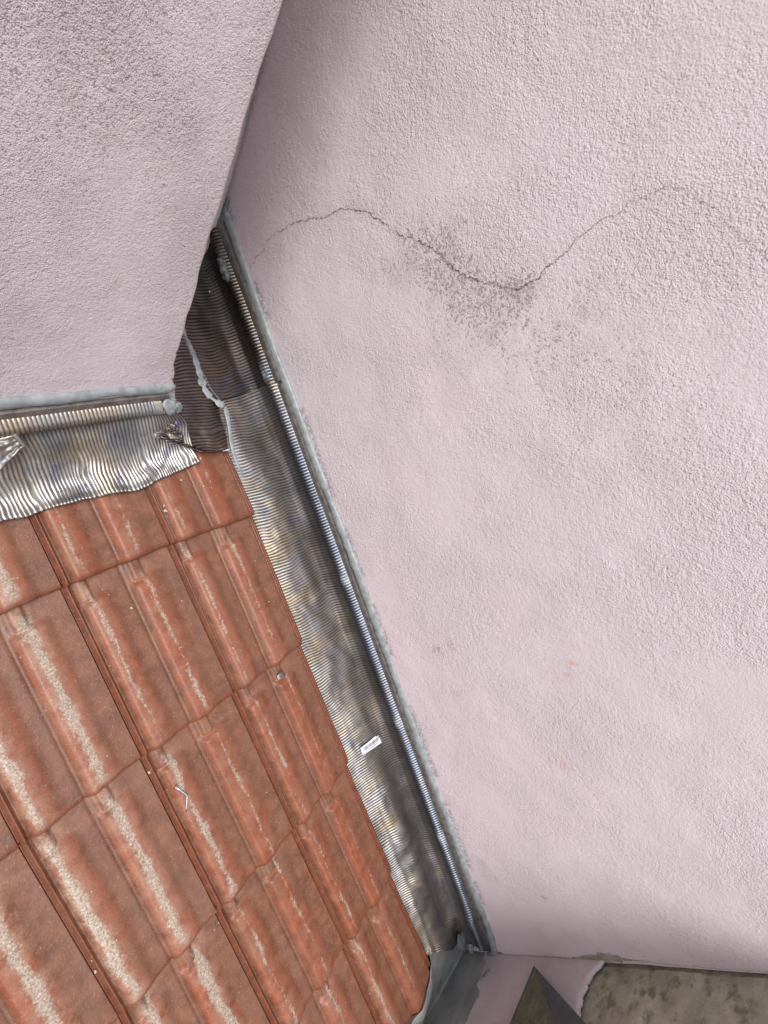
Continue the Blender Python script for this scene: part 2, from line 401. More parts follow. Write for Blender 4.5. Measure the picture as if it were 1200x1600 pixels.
# the body of the wall behind its rendered face
bv, bf = boxv((XW + .003, YR, -5.6), (XW + .28, 2.6, 2.4))
tag(wall, 'tall pink stucco wall filling the right side, crossed by a long wandering crack', 'wall')
mk('masonry_core', bv, bf, stucco_wall, wall, False)
# crack
def ribbon(points2, width, seed, to3, lift, sub=6, jt=.26):
    P = []
    rs = np.random.RandomState(seed)
    for a, b in zip(points2[:-1], points2[1:]):
        e = b - a; nrm = np.array([-e[1], e[0]])
        for k in range(sub): P.append(a + e * k / sub + nrm * (rs.rand() - .5) * jt)
    P.append(points2[-1]); P = np.array(P); n = len(P)
    T = np.gradient(P, axis=0); N = np.stack([-T[:, 1], T[:, 0]], 1); N /= np.linalg.norm(N, axis=1, keepdims=True)
    V = []; Fc = []
    for k in range(n):
        wd = width(k / n) * (.3 + 1.5 * rs.rand() ** 1.5)
        V += [to3(P[k] + N[k] * wd / 2, lift), to3(P[k] - N[k] * wd / 2, lift)]
        if k: Fc.append((2 * k - 2, 2 * k - 1, 2 * k + 1, 2 * k))
    return V, Fc
def to_wall(p, l):
    return (XW - l - .0016 * .8 * float(fbm(np.array(p[0] * 9), np.array(p[1] * 9), 3)), p[0], p[1])
cw = lambda u: .00042 - .00008 * (u > .7) + .0007 * math.exp(-((u - .22) / .18) ** 2) + .0009 * math.exp(-((u - .5) / .13) ** 2)
cv, cf = ribbon(CR, cw, 3, to_wall, .0012)
mk('crack', cv, cf, M_CRACK, wall, False)

# ---------------------------------------------------------------- end wall (pink coat over bare cement)
bv, bf = join([boxv((-1.6, YR - .16, -5.6), (.46, YR - .009, -.42)), boxv((.46, YR - .16, -5.6), (XW + .1, YR - .009, .34))])
xs_ = np.arange(.461, XW + .001, .01); zs_ = np.arange(-1.2, .339, .01)
XX, Z2 = np.meshgrid(xs_, zs_, indexing='ij')
P = np.stack([XX, YR - .006 + .0025 * fbm(XX * 14, Z2 * 14, 21), Z2], -1)
endw = mk('end_wall', P, gfaces(*XX.shape, 0, True), M_CEM)
tag(endw, 'mossy bare cement wall with pink paint below, at the bottom right corner', 'wall')
mk('masonry_core', bv, bf, M_CEM, endw, False)
xs_ = np.arange(-1.6, XW - .0005, .0022)
top = -.238 + .020 * fbm(xs_ * 17, xs_ * 0, 31) + .006 * fbm(xs_ * 83, xs_ * 0, 35, 5) + .0022 * vnoise(xs_ * 260, xs_ * 0, 36) - .007 * np.clip(vnoise(xs_ * 70, xs_ * 0, 39), 0, 1)
top = np.where(xs_ < .56, np.minimum(top, -.425 + .18 * sstep(.46, .56, xs_)), top)
top += np.where(xs_ > .71, .02 * sstep(.71, .735, xs_), 0)
NZ = 60
P = np.zeros((len(xs_), NZ, 3))
for k in range(NZ):
    q = k / (NZ - 1); P[:, k, 0] = xs_; P[:, k, 2] = -1.2 * (1 - q) + top * q; P[:, k, 1] = YR + .0012 * fbm(xs_ * 12, xs_ * 0 + q * 9, 37)
V, Fc = shell(P, .0055)
coat = mk('pink_render_coat', V, Fc, stucco_block, endw)
# flaked line where the end wall meets the big wall
pts = np.array([wallpt(p) for p in [(862, 1507), (905, 1503), (925, 1502), (960, 1500), (985, 1506), (1010, 1508), (1060, 1513), (1120, 1514), (1200, 1515)]])
pts[:, 0] = YR + .004 + np.array([0, .003, .006, .010, .006, .005, .002, .001, .001])
fl, ff = ribbon(pts, lambda u: .0008 + .020 * math.exp(-((u - .33) / .13) ** 2), 9, to_wall, .0014, 14, .04)
mk('flaked_edge', fl, ff, M_CEM, endw, False)

# ---------------------------------------------------------------- recess wall closing the gap behind the block
XX, Z2 = np.meshgrid(np.arange(.40, XW - .0008, .01), np.arange(.1, 2.2, .01), indexing='ij')
P = np.stack([XX, YF + .002 * fbm(XX * 10, Z2 * 10, 41), Z2], -1)
V, Fc = shell(P, .12)
tag(mk('recess_wall', V, Fc, stucco_wall), 'narrow shaded pink wall closing the gap behind the projecting block', 'wall')

# ---------------------------------------------------------------- projecting block, upper left
edge_px = [(466, -60), (444.7, 0), (432, 43), (413.5, 91), (401, 131), (389, 169), (381, 200), (371, 236), (361, 267), (347, 317), (332, 360), (325, 383), (320, 400), (312.5, 426), (307, 455), (299, 480), (292, 502), (287, 522), (281, 546), (277, 550), (276, 559), (273, 572), (272, 584), (270, 594), (274, 602), (275, 612), (275, 640)]
ed = np.array([on_block(*p) for p in edge_px]); ez = ed[::-1, 2]; ex = ed[::-1, 0]
zb = np.concatenate([[-.35], np.arange(.08, 1.25, .006), [1.5, 2.0]])
exz = np.interp(zb, ez, ex) + .0007 * fbm(zb * 60, zb * 0, 51)
xq = np.concatenate([np.linspace(-2.2, -.1, 8)[:-1], np.linspace(-.1, .44, 80)])
NE = 10
P = []
for k, z in enumerate(zb):
    row = [(x, YB - .0012 * float(fbm(np.array(x * 9), np.array(z * 9), 53)), z) for x in xq]
    E_ = exz[k]
    for q in range(1, NE + 1):
        row.append((.44 + (E_ - .004 - .44) * q / NE, YB + .0003, z))
    row += [(E_ - .0015, YB + .001, z), (E_, YB + .0035, z), (E_ + .0005, YB + .012, z)]
    for yy in (.30, .40, .50, .8, 1.6): row.append((E_ - .003, yy, z))
    P.append(row)
P = np.array(P); nu, nv, _ = P.shape
g = np.zeros((nu, nv)); Xb, Zb = P[..., 0], P[..., 2]
for (px, r, k) in [((120, 130), .12, .28), ((230, 180), .12, .25), ((300, 60), .1, .25), ((60, 60), .1, .3), ((50, 240), .08, .2), ((135, 597), .006, 1.3), ((165, 580), .005, .5), ((200, 260), .1, .14)]:
    c = on_block(*px); g += k * np.exp(-((Xb - c[0]) ** 2 + (Zb - c[2]) ** 2) / (2 * (r * .6) ** 2))
g = np.clip(g, 0, 1.3)
wear = np.clip(1 - (exz[:, None] - Xb) / .007, 0, 1) * (Xb > .3)
block = mk('projecting_block', P, gfaces(nu, nv, 0, True), stucco_block, attrs=dict(grime=g, rust=g * 0, smear=g * 0, wear=wear))
tag(block, 'coarse pink rendered block projecting over the roof at upper left', 'wall')
M_CHIP = simple('chipped_render', (.50, .42, .33), (.36, .30, .26), .9, 0, 90, .001, 200)
# chipped plaster along the lower corner of the block
ch = []
for px, s in [((276, 549), .0036), ((271.5, 586), .0045), ((272, 578), .003)]:
    c = on_block(*px); ch.append(blob((c[0] - .001, YB + .002, c[2]), s, int(px[1]), (.7, .6, 2.2), .6))
for V, Fc in ch: mk('chipped_corner', V, Fc, M_CHIP, block)

# ---------------------------------------------------------------- roof deck
def prism(pts_lo, pts_hi):
    V = list(pts_lo) + list(pts_hi); n = len(pts_lo)
    Fc = [tuple(range(n))[::-1], tuple(range(n, 2 * n))] + [(k, (k + 1) % n, n + (k + 1) % n, n + k) for k in range(n)]
    return V, Fc
qd = [(-1.5, -1.6), (XW - .004, -1.6), (XW - .004, 1.40), (-1.5, 1.40)]
V, Fc = prism([rp(x, v, -.11) for x, v in qd], [rp(x, v, -.06) for x, v in qd])
tag(mk('roof_deck', V, Fc, M_DECK, smooth=False), kind='structure')

# ---------------------------------------------------------------- roof tiles
def unit(s):                                        # one of the two rolls of a tile, s in 0..1
    return sstep(.0, .15, s) * (1 - .25 * sstep(.2, .45, s) - .75 * sstep(.36, .72, s))
def prof(s):
    a = unit((s - .045) / .44) * (s < .475) + unit((s - .475) / .50) * (s >= .475)
    return a
def tile_height(s, t):
    """top surface; s across 0..1 (beyond: side channel), t = 0 at upper tile's butt, 1 at own butt"""
    crest = prof(np.clip(s, 0, 1))
    # the rolls start below a short flat head with small square lugs
    sh = .035 / .34; wv = .012 / .34
    c1 = np.exp(-((s - .245) / .16) ** 2) + np.exp(-((s - .75) / .16) ** 2)
    st = sstep(sh - wv * .4 + .02 * (1 - c1), sh + wv + .02 * (1 - c1), t)
    lug = ((np.abs(s - .115) < .06) | (np.abs(s - .60) < .06)) * (t < .125)
    lugw = np.maximum(1 - sstep(.045, .06, np.abs(s - .115)), 1 - sstep(.045, .06, np.abs(s - .60))) * (1 - sstep(.108, .122, t))
    amp = .0122
    h = amp * crest * np.maximum(st, .62 * lugw) - .0030 * np.exp(-((s - .473) / .012) ** 2) - .0022 * np.exp(-((s - .048) / .010) ** 2)
    h = h - .005 * (1 - st) * (1 - lugw) * (c1 * .5)
    # side lip
    h = h + .0062 * np.exp(-((s - .018) / .014) ** 2)
    h = np.where(s < .002, h - .004 * sstep(.002, -.012, s), h)
    ch = sstep(.972, .982, s)
    rib = .0055 * np.exp(-((s - 1.045) / .014) ** 2)
    h = h * (1 - ch) + ch * (-.0115 + rib)
    return h
jit = {}
OBS = {(1, 0): (103, 917), (2, 0): (270, 850), (3, 0): (396, 806), (0, 1): (37, 1322), (1, 1): (227, 1183), (2, 1): (370, 1083), (3, 1): (472, 1009),
       (0, 2): (193, 1587), (1, 2): (344, 1424), (2, 2): (463, 1297), (3, 2): (545, 1199), (2, 3): (542, 1477), (3, 3): (613, 1371)}
def corner(i, j):
    if (i, j) not in jit:
        if (i, j) in OBS:
            P_ = on_roof(*OBS[(i, j)]); jit[(i, j)] = (P_[0] - i * TW, float(P_ @ VR) - j * TG)
        else:
            jit[(i, j)] = ((random.random() - .5) * .002, (random.random() - .5) * .004)
    return jit[(i, j)]
S = np.unique(np.concatenate([np.linspace(-.012, .06, 14), np.linspace(.06, .965, 62), np.linspace(.965, 1.075, 20)]))
T_ = np.unique(np.concatenate([np.linspace(-.2, 0, 4), np.linspace(.0, .2, 34), np.linspace(.2, .97, 22), np.linspace(.97, 1, 9)]))
def tile_surface(i, j, s, t):
    """world-space roof coordinates (X, v, n) of a point of tile (i, j)"""
    c = [corner(i, j - 1), corner(i + 1, j - 1), corner(i, j), corner(i + 1, j)]
    tt = np.clip(t, 0, 1); ss = np.clip(s, 0, 1)
    dx = (c[0][0] * (1 - ss) + c[1][0] * ss) * (1 - tt) + (c[2][0] * (1 - ss) + c[3][0] * ss) * tt
    dv = (c[0][1] * (1 - ss) + c[1][1] * ss) * (1 - tt) + (c[2][1] * (1 - ss) + c[3][1] * ss) * tt
    X = (i + s) * TW + dx; v = (j - 1 + t) * TG + dv
    n = -.0165 * (1 - t) + tile_height(s, t)
    return X, v, n
def build_tile(i, j, label, c1, c2, br, cut=None):
    ss, tt = np.meshgrid(S, T_, indexing='ij')
    X, v, n = tile_surface(i, j, ss, tt)
    n = n + .0007 * fbm(X * 16 + i * 7, v * 16 + j * 5, 61)
    # slightly wavy, rounded butt
    rd = np.clip((tt - .966) / .034, 0, 1)
    n = n - .0080 * (1 - np.sqrt(np.clip(1 - rd ** 2, 0, 1)))
    v = v + .0008 * vnoise(X * 60, v * 0, 63) * (tt > .97)
    P = rp(X, v, n)
    V, Fc = shell(P, .0105, True)
    nu, nv = ss.shape
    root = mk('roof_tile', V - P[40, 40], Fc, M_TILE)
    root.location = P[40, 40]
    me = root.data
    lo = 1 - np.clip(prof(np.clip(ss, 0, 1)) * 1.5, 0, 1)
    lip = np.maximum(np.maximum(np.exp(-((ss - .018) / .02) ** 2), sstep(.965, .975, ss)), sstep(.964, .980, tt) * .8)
    lo = lo + .6 * np.exp(-((ss - .473) / .02) ** 2) + .5 * np.exp(-((ss - .05) / .015) ** 2)  # shading of each roll's left flank painted brown along the grooves
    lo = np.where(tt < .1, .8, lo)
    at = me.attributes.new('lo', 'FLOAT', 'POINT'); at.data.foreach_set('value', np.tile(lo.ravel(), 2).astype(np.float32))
    at = me.attributes.new('lip', 'FLOAT', 'POINT'); at.data.foreach_set('value', np.tile(lip.ravel(), 2).astype(np.float32))
    uv = me.uv_layers.new(name='st'); st = np.stack([np.tile(ss.ravel(), 2), np.tile(tt.ravel(), 2)], 1)
    li = np.zeros(len(me.loops), dtype=np.int32); me.loops.foreach_get('vertex_index', li)
    uv.data.foreach_set('uv', st[li].astype(np.float32).ravel())
    root.color = (c1, c2, br, 1)
    tag(root, label, 'roof tile', 'clay tiles laid in rows on the roof')
    return root
TILES = {
 (2, 0): ('orange clay tile right under the torn corner piece, against the long flashing', .45, .12, .2),
 (1, 0): ('orange clay tile emerging from the middle of the apron, left of the crumbs', .42, .5, .3),
 (0, 0): ('clay tile under the left end of the apron, pale patch at its lower left', .8, .9, .4),
 (2, 1): ('clay tile in the second row, beside the long metal strip', .34, .3, .5),
 (1, 1): ('clay tile in the second row with a thin white streak, one in from the metal', .52, .35, .6),
 (0, 1): ('clay tile in the second row with one long broad white lichen streak', .72, 1.0, .7),
 (-1, 1): ('clay tile cut by the left picture edge, in the second row', .7, .8, .7),
 (2, 2): ('clay tile under the loose metal scrap, against the metal strip in the third row', .34, .22, .3),
 (1, 2): ('clay tile with the bent nail lying on it', .6, .42, .3),
 (0, 2): ('clay tile with two broad white lichen streaks, left of the tile with the nail', .95, 1.0, .9),
 (-1, 2): ('clay tile with heavy pale crust at the left picture edge, in the third row', 1.0, .9, .9),
 (2, 3): ('clay tile in the fourth row, beside the metal below the paper label', .25, .2, .6),
 (1, 3): ('dull clay tile in the fourth row, just below the tile with the nail', .4, .3, .7),
 (0, 3): ('clay tile with broad white streaks in the fourth row, near the bottom picture edge', .85, .95, .8),
 (-1, 3): ('clay tile outside the bottom left corner, crusted with lichen', .9, .9, .8),
 (2, 4): ('lowest clay tile beside the metal, its end tucked under the grey membrane', .5, .35, .8),
 (1, 4): ('clay tile at the bottom picture edge, left of the lowest tile by the membrane', .5, .4, .8),
 (0, 4): ('clay tile just below the bottom picture edge, under the broad streaked tile', .7, .7, .8),
 (-1, 0): ('clay tile hidden beyond the left end of the apron', .6, .7, .5),
}
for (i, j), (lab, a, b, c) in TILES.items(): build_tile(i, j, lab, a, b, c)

def tile_n(X, v):                                    # height of the tiled surface at a point of the roof
    i = np.floor(X / TW).astype(int); j = np.floor(v / TG).astype(int) + 1
    s = X / TW - i; t = v / TG - (j - 1)
    return -.0165 * (1 - t) + tile_height(s, t)

# ---------------------------------------------------------------- ribbed metal flashing along the wall
RIB = .0072
PX = np.array([(.548, -.044), (.575, -.0365), (.595, -.0295), (.613, -.0215), (.632, -.0150), (.66, -.0095), (.688, -.0055), (.705, -.001), (.7165, .012), (.7195, .028), (.7200, .040),
               (.7180, .0450), (.7150, .0480), (.7142, .052), (.7150, .0560), (.7185, .0595), (.7235, .0630), (.7290, .0665), (.7305, .073), (.7310, .084)])
seg = np.concatenate([[0], np.cumsum(np.hypot(*np.diff(PX, axis=0).T))])
def smooth_curve(a):
    q = a * seg[-1]
    r = [np.interp(q + d, seg, PX[:, k]) for k in (0, 1) for d in (-.003, -.0015, 0, .0015, .003)]
    return sum(r[:5]) / 5, sum(r[5:]) / 5
def strip(v0, v1, lift, seed, a0=0., mat=None, parent=None, endfn=None, name='ribbed_sheet', xa0=None):
    nv = int((v1 - v0) / RIB * 10); na = 62
    a = np.concatenate([np.linspace(a0, .62, 36), np.linspace(.62, 1, 31)[1:]]); b = np.linspace(0, 1, nv)
    Ag, Bg = np.meshgrid(a, b, indexing='ij')
    X0, N0 = smooth_curve(Ag)
    vend = v1 + (endfn(X0) if endfn else 0)
    Vg = v0 + (vend - v0) * Bg
    open_ = 1 - sstep(.702, .716, X0) * 1.0                       # dents live on the open sheet only
    flat = (X0 < .705) * 1.
    dent = (.0027 * fbm(X0 * 12, Vg * 5.5, seed) + .0008 * fbm(X0 * 30, Vg * 14, seed + 5)) * open_
    dent += -.006 * np.exp(-((X0 - .655) / .03) ** 2) * (fbm(Vg * 3.1, Vg * 0 + 2, seed + 9) .clip(-.2, .6)) * .6 * open_
    for (dv, dx, k, lw) in ((.255, .69, .0022, .012), (1.03, .64, -.0035, .018), (.97, .66, .003, .05), (.60, .66, .002, .06), (-.02, .655, .002, .06), (1.31, .70, .008, .03)):
        dent = dent + k * np.exp(-((Vg - dv + (X0 - dx) * .35) / lw) ** 2 - ((X0 - dx) / .032) ** 2)
    dent = dent + .011 * sstep(.55, 1.15, Vg) * np.exp(-((X0 - .652) / .026) ** 2) + .003 * fbm(Vg * 6, X0 * 4, seed + 40) * np.exp(-((X0 - .69) / .02) ** 2) * open_
    dent = dent + .0009 * fbm(X0 * 9, Vg * 24, seed + 60) * open_
    dent *= sstep(.565, .588, X0)
    warp = .006 * fbm(X0 * 11, Vg * 3, seed + 20) + .0018 * vnoise(X0 * 50, Vg * 30, seed + 24)
    ph = (Vg + warp * open_) / RIB * 2 * math.pi
    am = .0019 * (1 - sstep(.062, .068, N0) * .9)
    am = am * (1 - .25 * vnoise(X0 * 30, Vg * 30, seed + 31))
    crest_ = np.abs(np.cos(ph / 2)) ** .8
    wave = am * (crest_ - .6)
    dX = np.gradient(X0, axis=0); dN = np.gradient(N0, axis=0); L_ = np.hypot(dX, dN) + 1e-9
    nx, nn_ = -dN / L_, dX / L_
    bead = sstep(.0435, .047, N0) * (1 - sstep(.059, .062, N0))
    wv2 = wave * (1 + .6 * bead) + dent + lift
    X = X0 + nx * wv2; N = N0 + nn_ * wv2
    # top edge wanders a little
    P = rp(X, Vg, N)
    V, Fc = shell(P, .0007, False)
    blue_sheen = bead * .8 * sstep(-.3, -.1, Vg) + .75 * sstep(.022, .04, N0) * sstep(-.3, -.1, Vg) * (1 - bead)  # sky reflected in the bead and its navy foot, painted blue
    if v1 < 0: blue_sheen = blue_sheen + .9 * np.exp(-((Vg - v1 + .01) / .035) ** 2) * sstep(.60, .66, X0) * sstep(-.4, .5, vnoise(X0 * 40, Vg * 60, 88))
    glue = .9 * np.exp(-((X0 - .607) / .012) ** 2) * np.exp(-((Vg + .16) / .09) ** 2) if v1 > 0 else .75 * bead * (np.exp(-((Vg + .29) / .022) ** 2) + np.exp(-((Vg + .545) / .03) ** 2))
    if v1 > 0:
        for vg_ in (.24, .655, 1.02): glue = glue + .8 * np.exp(-((Vg - vg_) / .016) ** 2) * sstep(.046, .056, N0)
    dark_refl = sstep(.638, .682, X0) * (1 - sstep(.0435, .047, N0)) * (.8 + .3 * fbm(X0 * 20, Vg * 8, 77)) + .55 * (v1 < 0) * sstep(-.45, -.62, Vg)  # dark reflection painted beside the wall, darker still up the gap
    dark_refl = np.clip(dark_refl, 0, 1)
    at = dict(dark_reflection=np.tile(dark_refl.ravel(), 2), blue_sheen=np.tile(np.clip(blue_sheen, 0, 1).ravel(), 2), glue=np.tile(np.clip(glue, 0, 1).ravel(), 2))
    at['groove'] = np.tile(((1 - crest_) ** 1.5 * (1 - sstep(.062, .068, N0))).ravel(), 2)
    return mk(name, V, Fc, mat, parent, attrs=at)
base = rp(.66, 1.3, -.03)
lower = empty('wall_flashing', base)
tag(lower, 'long ribbed metal flashing running down between the tiles and the tall pink wall', 'flashing')
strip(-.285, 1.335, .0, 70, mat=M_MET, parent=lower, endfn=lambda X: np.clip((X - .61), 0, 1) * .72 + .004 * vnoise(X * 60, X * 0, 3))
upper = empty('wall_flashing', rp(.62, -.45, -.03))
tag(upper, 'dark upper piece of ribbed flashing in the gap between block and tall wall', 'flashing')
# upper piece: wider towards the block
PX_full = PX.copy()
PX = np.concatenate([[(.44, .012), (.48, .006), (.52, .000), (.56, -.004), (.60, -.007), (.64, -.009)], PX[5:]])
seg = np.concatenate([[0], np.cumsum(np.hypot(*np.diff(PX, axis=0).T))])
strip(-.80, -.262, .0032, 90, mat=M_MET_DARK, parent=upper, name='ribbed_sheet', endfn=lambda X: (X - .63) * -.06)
PX = PX_full; seg = np.concatenate([[0], np.cumsum(np.hypot(*np.diff(PX, axis=0).T))])
def bar(v0, v1, parent, lift=0):
    n = int((v1 - v0) / .02); v = np.linspace(v0, v1, n); sec = [(.7280, .0675), (.7250, .0690), (.7250, .0815), (.7265, .0850), (.7335, .0850), (.7335, .0675)]
    V = []; Fc = []
    for k, q in enumerate(v):
        for (x, n_) in sec: V.append(rp(x - lift, q, n_ + .001 * float(vnoise(np.array(q * 9), np.array(0.), 12))))
    m_ = len(sec)
    for k in range(n - 1):
        for a in range(m_):
            b = (a + 1) % m_; Fc.append((k * m_ + a, k * m_ + b, (k + 1) * m_ + b, (k + 1) * m_ + a))
    Fc.append(tuple(range(m_))); Fc.append(tuple((n - 1) * m_ + a for a in range(m_))[::-1])
    return mk('fixing_bar', V, Fc, M_BAR, parent, False)
b1 = bar(-.255, 1.39, lower)
b2 = bar(-.70, -.262, upper, .003)
for v in np.arange(-.22, 1.38, .052):
    bv, bf = blob(rp(.7255, v + random.uniform(-.006, .006), .075 + random.uniform(-.003, .003)), .0019, int(v * 100) + 40, (.7, 1, 1), .2, 6, 8)
    mk('rivet', bv, bf, M_SCREW, b1)
for v in np.arange(-.66, -.28, .06):
    bv, bf = blob(rp(.7225, v, .075), .0018, int(v * 100) + 90, (.7, 1, 1), .2, 6, 8)
    mk('rivet', bv, bf, M_SCREW, b2)

# silicone lines
def bead(pfun, t0, t1, step, rad, mat, name, nrm, label, sq=1., seed=0, var=.22):
    t = np.arange(t0, t1, step); path = [pfun(q) for q in t]
    r = rad * (1 + var * fbm(t * 22, t * 0 + 3, seed) + var * .7 * vnoise(t * 70, t * 0, seed + 4))
    r[:3] *= (.5, .8, .95); r[-3:] *= (.95, .8, .5)
    V, Fc = tube(path, np.abs(r), 16, nrm, sq)
    return tag(mk(name, V, Fc, mat), label, 'sealant')
cen = lambda v: .0935 + .004 * math.sin(v * 5.1) + .003 * float(vnoise(np.array(v * 5), np.array(1.), 6)) - .012 * max(0, (v - 1.33) / .1)
bead(lambda v: rp(XW - .0005, v, cen(v)), -.655, 1.455, .006, .0112, M_SIL, 'silicone_line', (1, 0, 0), 'long pale grey silicone line sealing the flashing to the tall pink wall', .62, 4, .16)
def bz(x): return rp(x, 0, 0), 0
def pb(x, n, y=YB):                                   # point on block face plane at roof height n
    Z = (n + y * math.sin(A)) / math.cos(A); return np.array([x, y, Z])
bcen = lambda x: np.interp(x, [-.6, .19, .34, .475], [.128, .0955, .087, .077]) + .001 * math.sin(x * 40)
bead(lambda x: pb(x, bcen(x)), -.60, .478, .005, .0105, M_SIL, 'silicone_line', (0, 1, 0), 'thick pale grey silicone line along the foot of the projecting block', .7, 9, .13)
# dirty sealant in the vertical corner at the top of the gap
c0 = on_wall(347, 338); c1 = on_wall(362, 268)
pth = [np.array([XW - .003, YF - .003, c0[2] - .01 + q * (c1[2] - c0[2] + .0) * .6]) for q in np.linspace(0, 1, 16)]
V, Fc = tube(pth, .0075 * (1 - .6 * np.linspace(0, 1, 16)) * (1 + .3 * RNG.rand(16)), 12, (0, 1, 0))
tag(mk('sealant_smear', V, Fc, M_SIL_DARK), 'dirty dark grey sealant in the inner corner at the top of the gap', 'sealant')

# ---------------------------------------------------------------- apron flashing in front of the block
apr = empty('apron_flashing', rp(.2, -.2, .01))
tag(apr, 'crinkled ribbed metal apron with a ragged lower edge, in front of the projecting block', 'flashing')
def apron_edge(X):
    e = np.interp(X, [-.6, .144, .186, .234, .287, .297, .364, .42, .504], [-.12, -.137, -.133, -.133, -.131, -.129, -.121, -.130, -.141])
    return e + .0012 * vnoise(X * 45, X * 0, 5)
RB = .0066
x0, x1 = -.6, .498
nx_ = int((x1 - x0) / RB * 8); na = 72
xa = np.linspace(x0, x1, nx_)
a = np.concatenate([np.linspace(0, .38, 32), np.linspace(.38, 1, 41)[1:]])
Xg, Ag = np.meshgrid(xa, a, indexing='ij')
bv0 = YB
def apron_pt(X, a_):
    # a: 0 at the bar on the block face .. 1 at the ragged edge.  (d = distance in front of face along slope, n = height)
    drop = bcen(0.3) - .0955
    off = np.interp(X, [-.6, .19, .475], [.030, .0, -.016])
    D = [.003, .004, .0050, .0115, .0190, .0220, .0195, .0100, .007, .009, .013, .020]
    N = [.084, .079, .075, .0730, .069, .063, .0575, .0545, .050, .046, .042, .0370]
    A_ = [0, .05, .10, .14, .18, .215, .25, .28, .32, .37, .43, .50]
    d = np.interp(a_, A_, D); n = np.interp(a_, A_, N) + off * (1 - sstep(.3, .45, a_))
    vface = -(YB * math.cos(A)) - ((n + YB * math.sin(A)) / math.cos(A)) * math.sin(A)
    v = vface + d
    k = np.clip((a_ - .5) / .5, 0, 1)
    vs_ = vface * 0 + v
    ve = apron_edge(X)
    v = np.where(a_ > .5, vs_ + (ve - vs_) * k, v)
    tq = np.clip(v, -.33, -.001) / TG + 1; nt_ = -.0165 * (1 - tq) + .0105 * prof(X / TW - np.floor(X / TW)) + .0085
    n = np.where(a_ > .5, n * (1 - sstep(-.25, .72, k)) / (1 - sstep(-.25, .72, 0.)) + nt_ * (1 - (1 - sstep(-.25, .72, k)) / (1 - sstep(-.25, .72, 0.))), n)
    return v, n
vg, ng = apron_pt(Xg, Ag)
# the ragged right end: shorter near the corner
op = sstep(.42, .6, Ag)
dent = op * (.0018 * fbm(Xg * 12, vg * 12, 120) + .0006 * fbm(Xg * 36, vg * 24, 125))
dent += op * (.004 * np.exp(-((Xg - .415 + (vg + .15) * .8) / .012) ** 2) * sstep(.7, 1, Ag))
dent += op * .003 * np.exp(-((Xg - .26 - (vg + .15) * .3) / .014) ** 2) * sstep(.8, 1, Ag)
lift = sstep(.93, 1., Ag) * .0035 * (1 + vnoise(Xg * 20, Xg * 0, 128))
warp = (.010 * fbm(Xg * 5, vg * 9, 130) + .0016 * vnoise(Xg * 50, vg * 50, 133)) * sstep(.3, .8, Ag) + .035 * np.clip(Ag - .45, 0, 1) * sstep(.3, -.1, Xg) * .5
ph = (Xg - warp) / RB * 2 * math.pi
amp = .0021 * (1 - .3 * vnoise(Xg * 30, vg * 30, 135)) * (sstep(.09, .13, Ag))
crest_ = np.abs(np.cos(ph / 2)) ** .8
wave = amp * (crest_ - .6) * (1 + .3 * sstep(.5, 1., Ag))
P0 = rp(Xg, vg, ng); dA = np.gradient(P0, axis=1); nrm = np.cross(dA, np.array([1., 0, 0])); nrm /= np.linalg.norm(nrm, axis=2, keepdims=True) + 1e-9
if nrm[10, -5, 2] < 0: nrm = -nrm
P = P0 + nrm * (wave + dent + lift)[..., None]
# right end frays: pull in the end of the bar so the corner piece shows
shrink = np.where(Ag < .45, 1 - sstep(.44, .50, Xg) * .0, 1)
P[..., 0] = np.where((Xg > .43) & (Ag < .62), .43 + (Xg - .43) * (.25 + .75 * sstep(.3, .62, Ag)), P[..., 0])
V, Fc = shell(P, .0007)
bd = sstep(.12, .16, Ag) * (1 - sstep(.27, .31, Ag))
mk('ribbed_sheet', V, Fc, M_MET_LITE, apr, attrs=dict(blue_sheen=np.zeros(V.shape[0]), dark_reflection=np.tile((.9 * sstep(.30, .34, Ag) * (1 - sstep(.42, .72, Ag + .06 * fbm(Xg * 16, Ag * 3, 99)))).ravel(), 2), groove=np.tile(((1 - crest_) ** 1.5).ravel(), 2), glue=np.tile((.25 * bd * sstep(.38, .42, Xg)).ravel(), 2)))  # dark reflection below the bead is painted onto the sheet
V = []; Fc = []
sec = [(.0015, .085), (.0075, .085), (.0078, .075), (.0070, .0725), (.0015, .0725)]
xx = np.linspace(-.6, .462, 60)
for k, x in enumerate(xx):
    off = np.interp(x, [-.6, .19, .475], [.030, .0, -.016])
    for (d, n_) in sec:
        p = pb(x, n_ + off); p = p + VR * d * 1.0; V.append(p)
for k in range(len(xx) - 1):
    for q in range(5):
        b = (q + 1) % 5; Fc.append((k * 5 + q, k * 5 + b, (k + 1) * 5 + b, (k + 1) * 5 + q))
Fc.append((0, 1, 2, 3, 4)); Fc.append(tuple((len(xx) - 1) * 5 + q for q in (4, 3, 2, 1, 0)))
abar = mk('fixing_bar', V, Fc, M_BAR, apr, False)
for x in np.arange(-.55, .46, .041):
    off = np.interp(x, [-.6, .19, .475], [.030, .0, -.016])
    bv, bf = blob(pb(x, .079 + off) + VR * .0082, .0023, int(x * 100) + 70, (1, 1, .9), .25, 6, 8); mk('rivet', bv, bf, M_SCREW, abar)

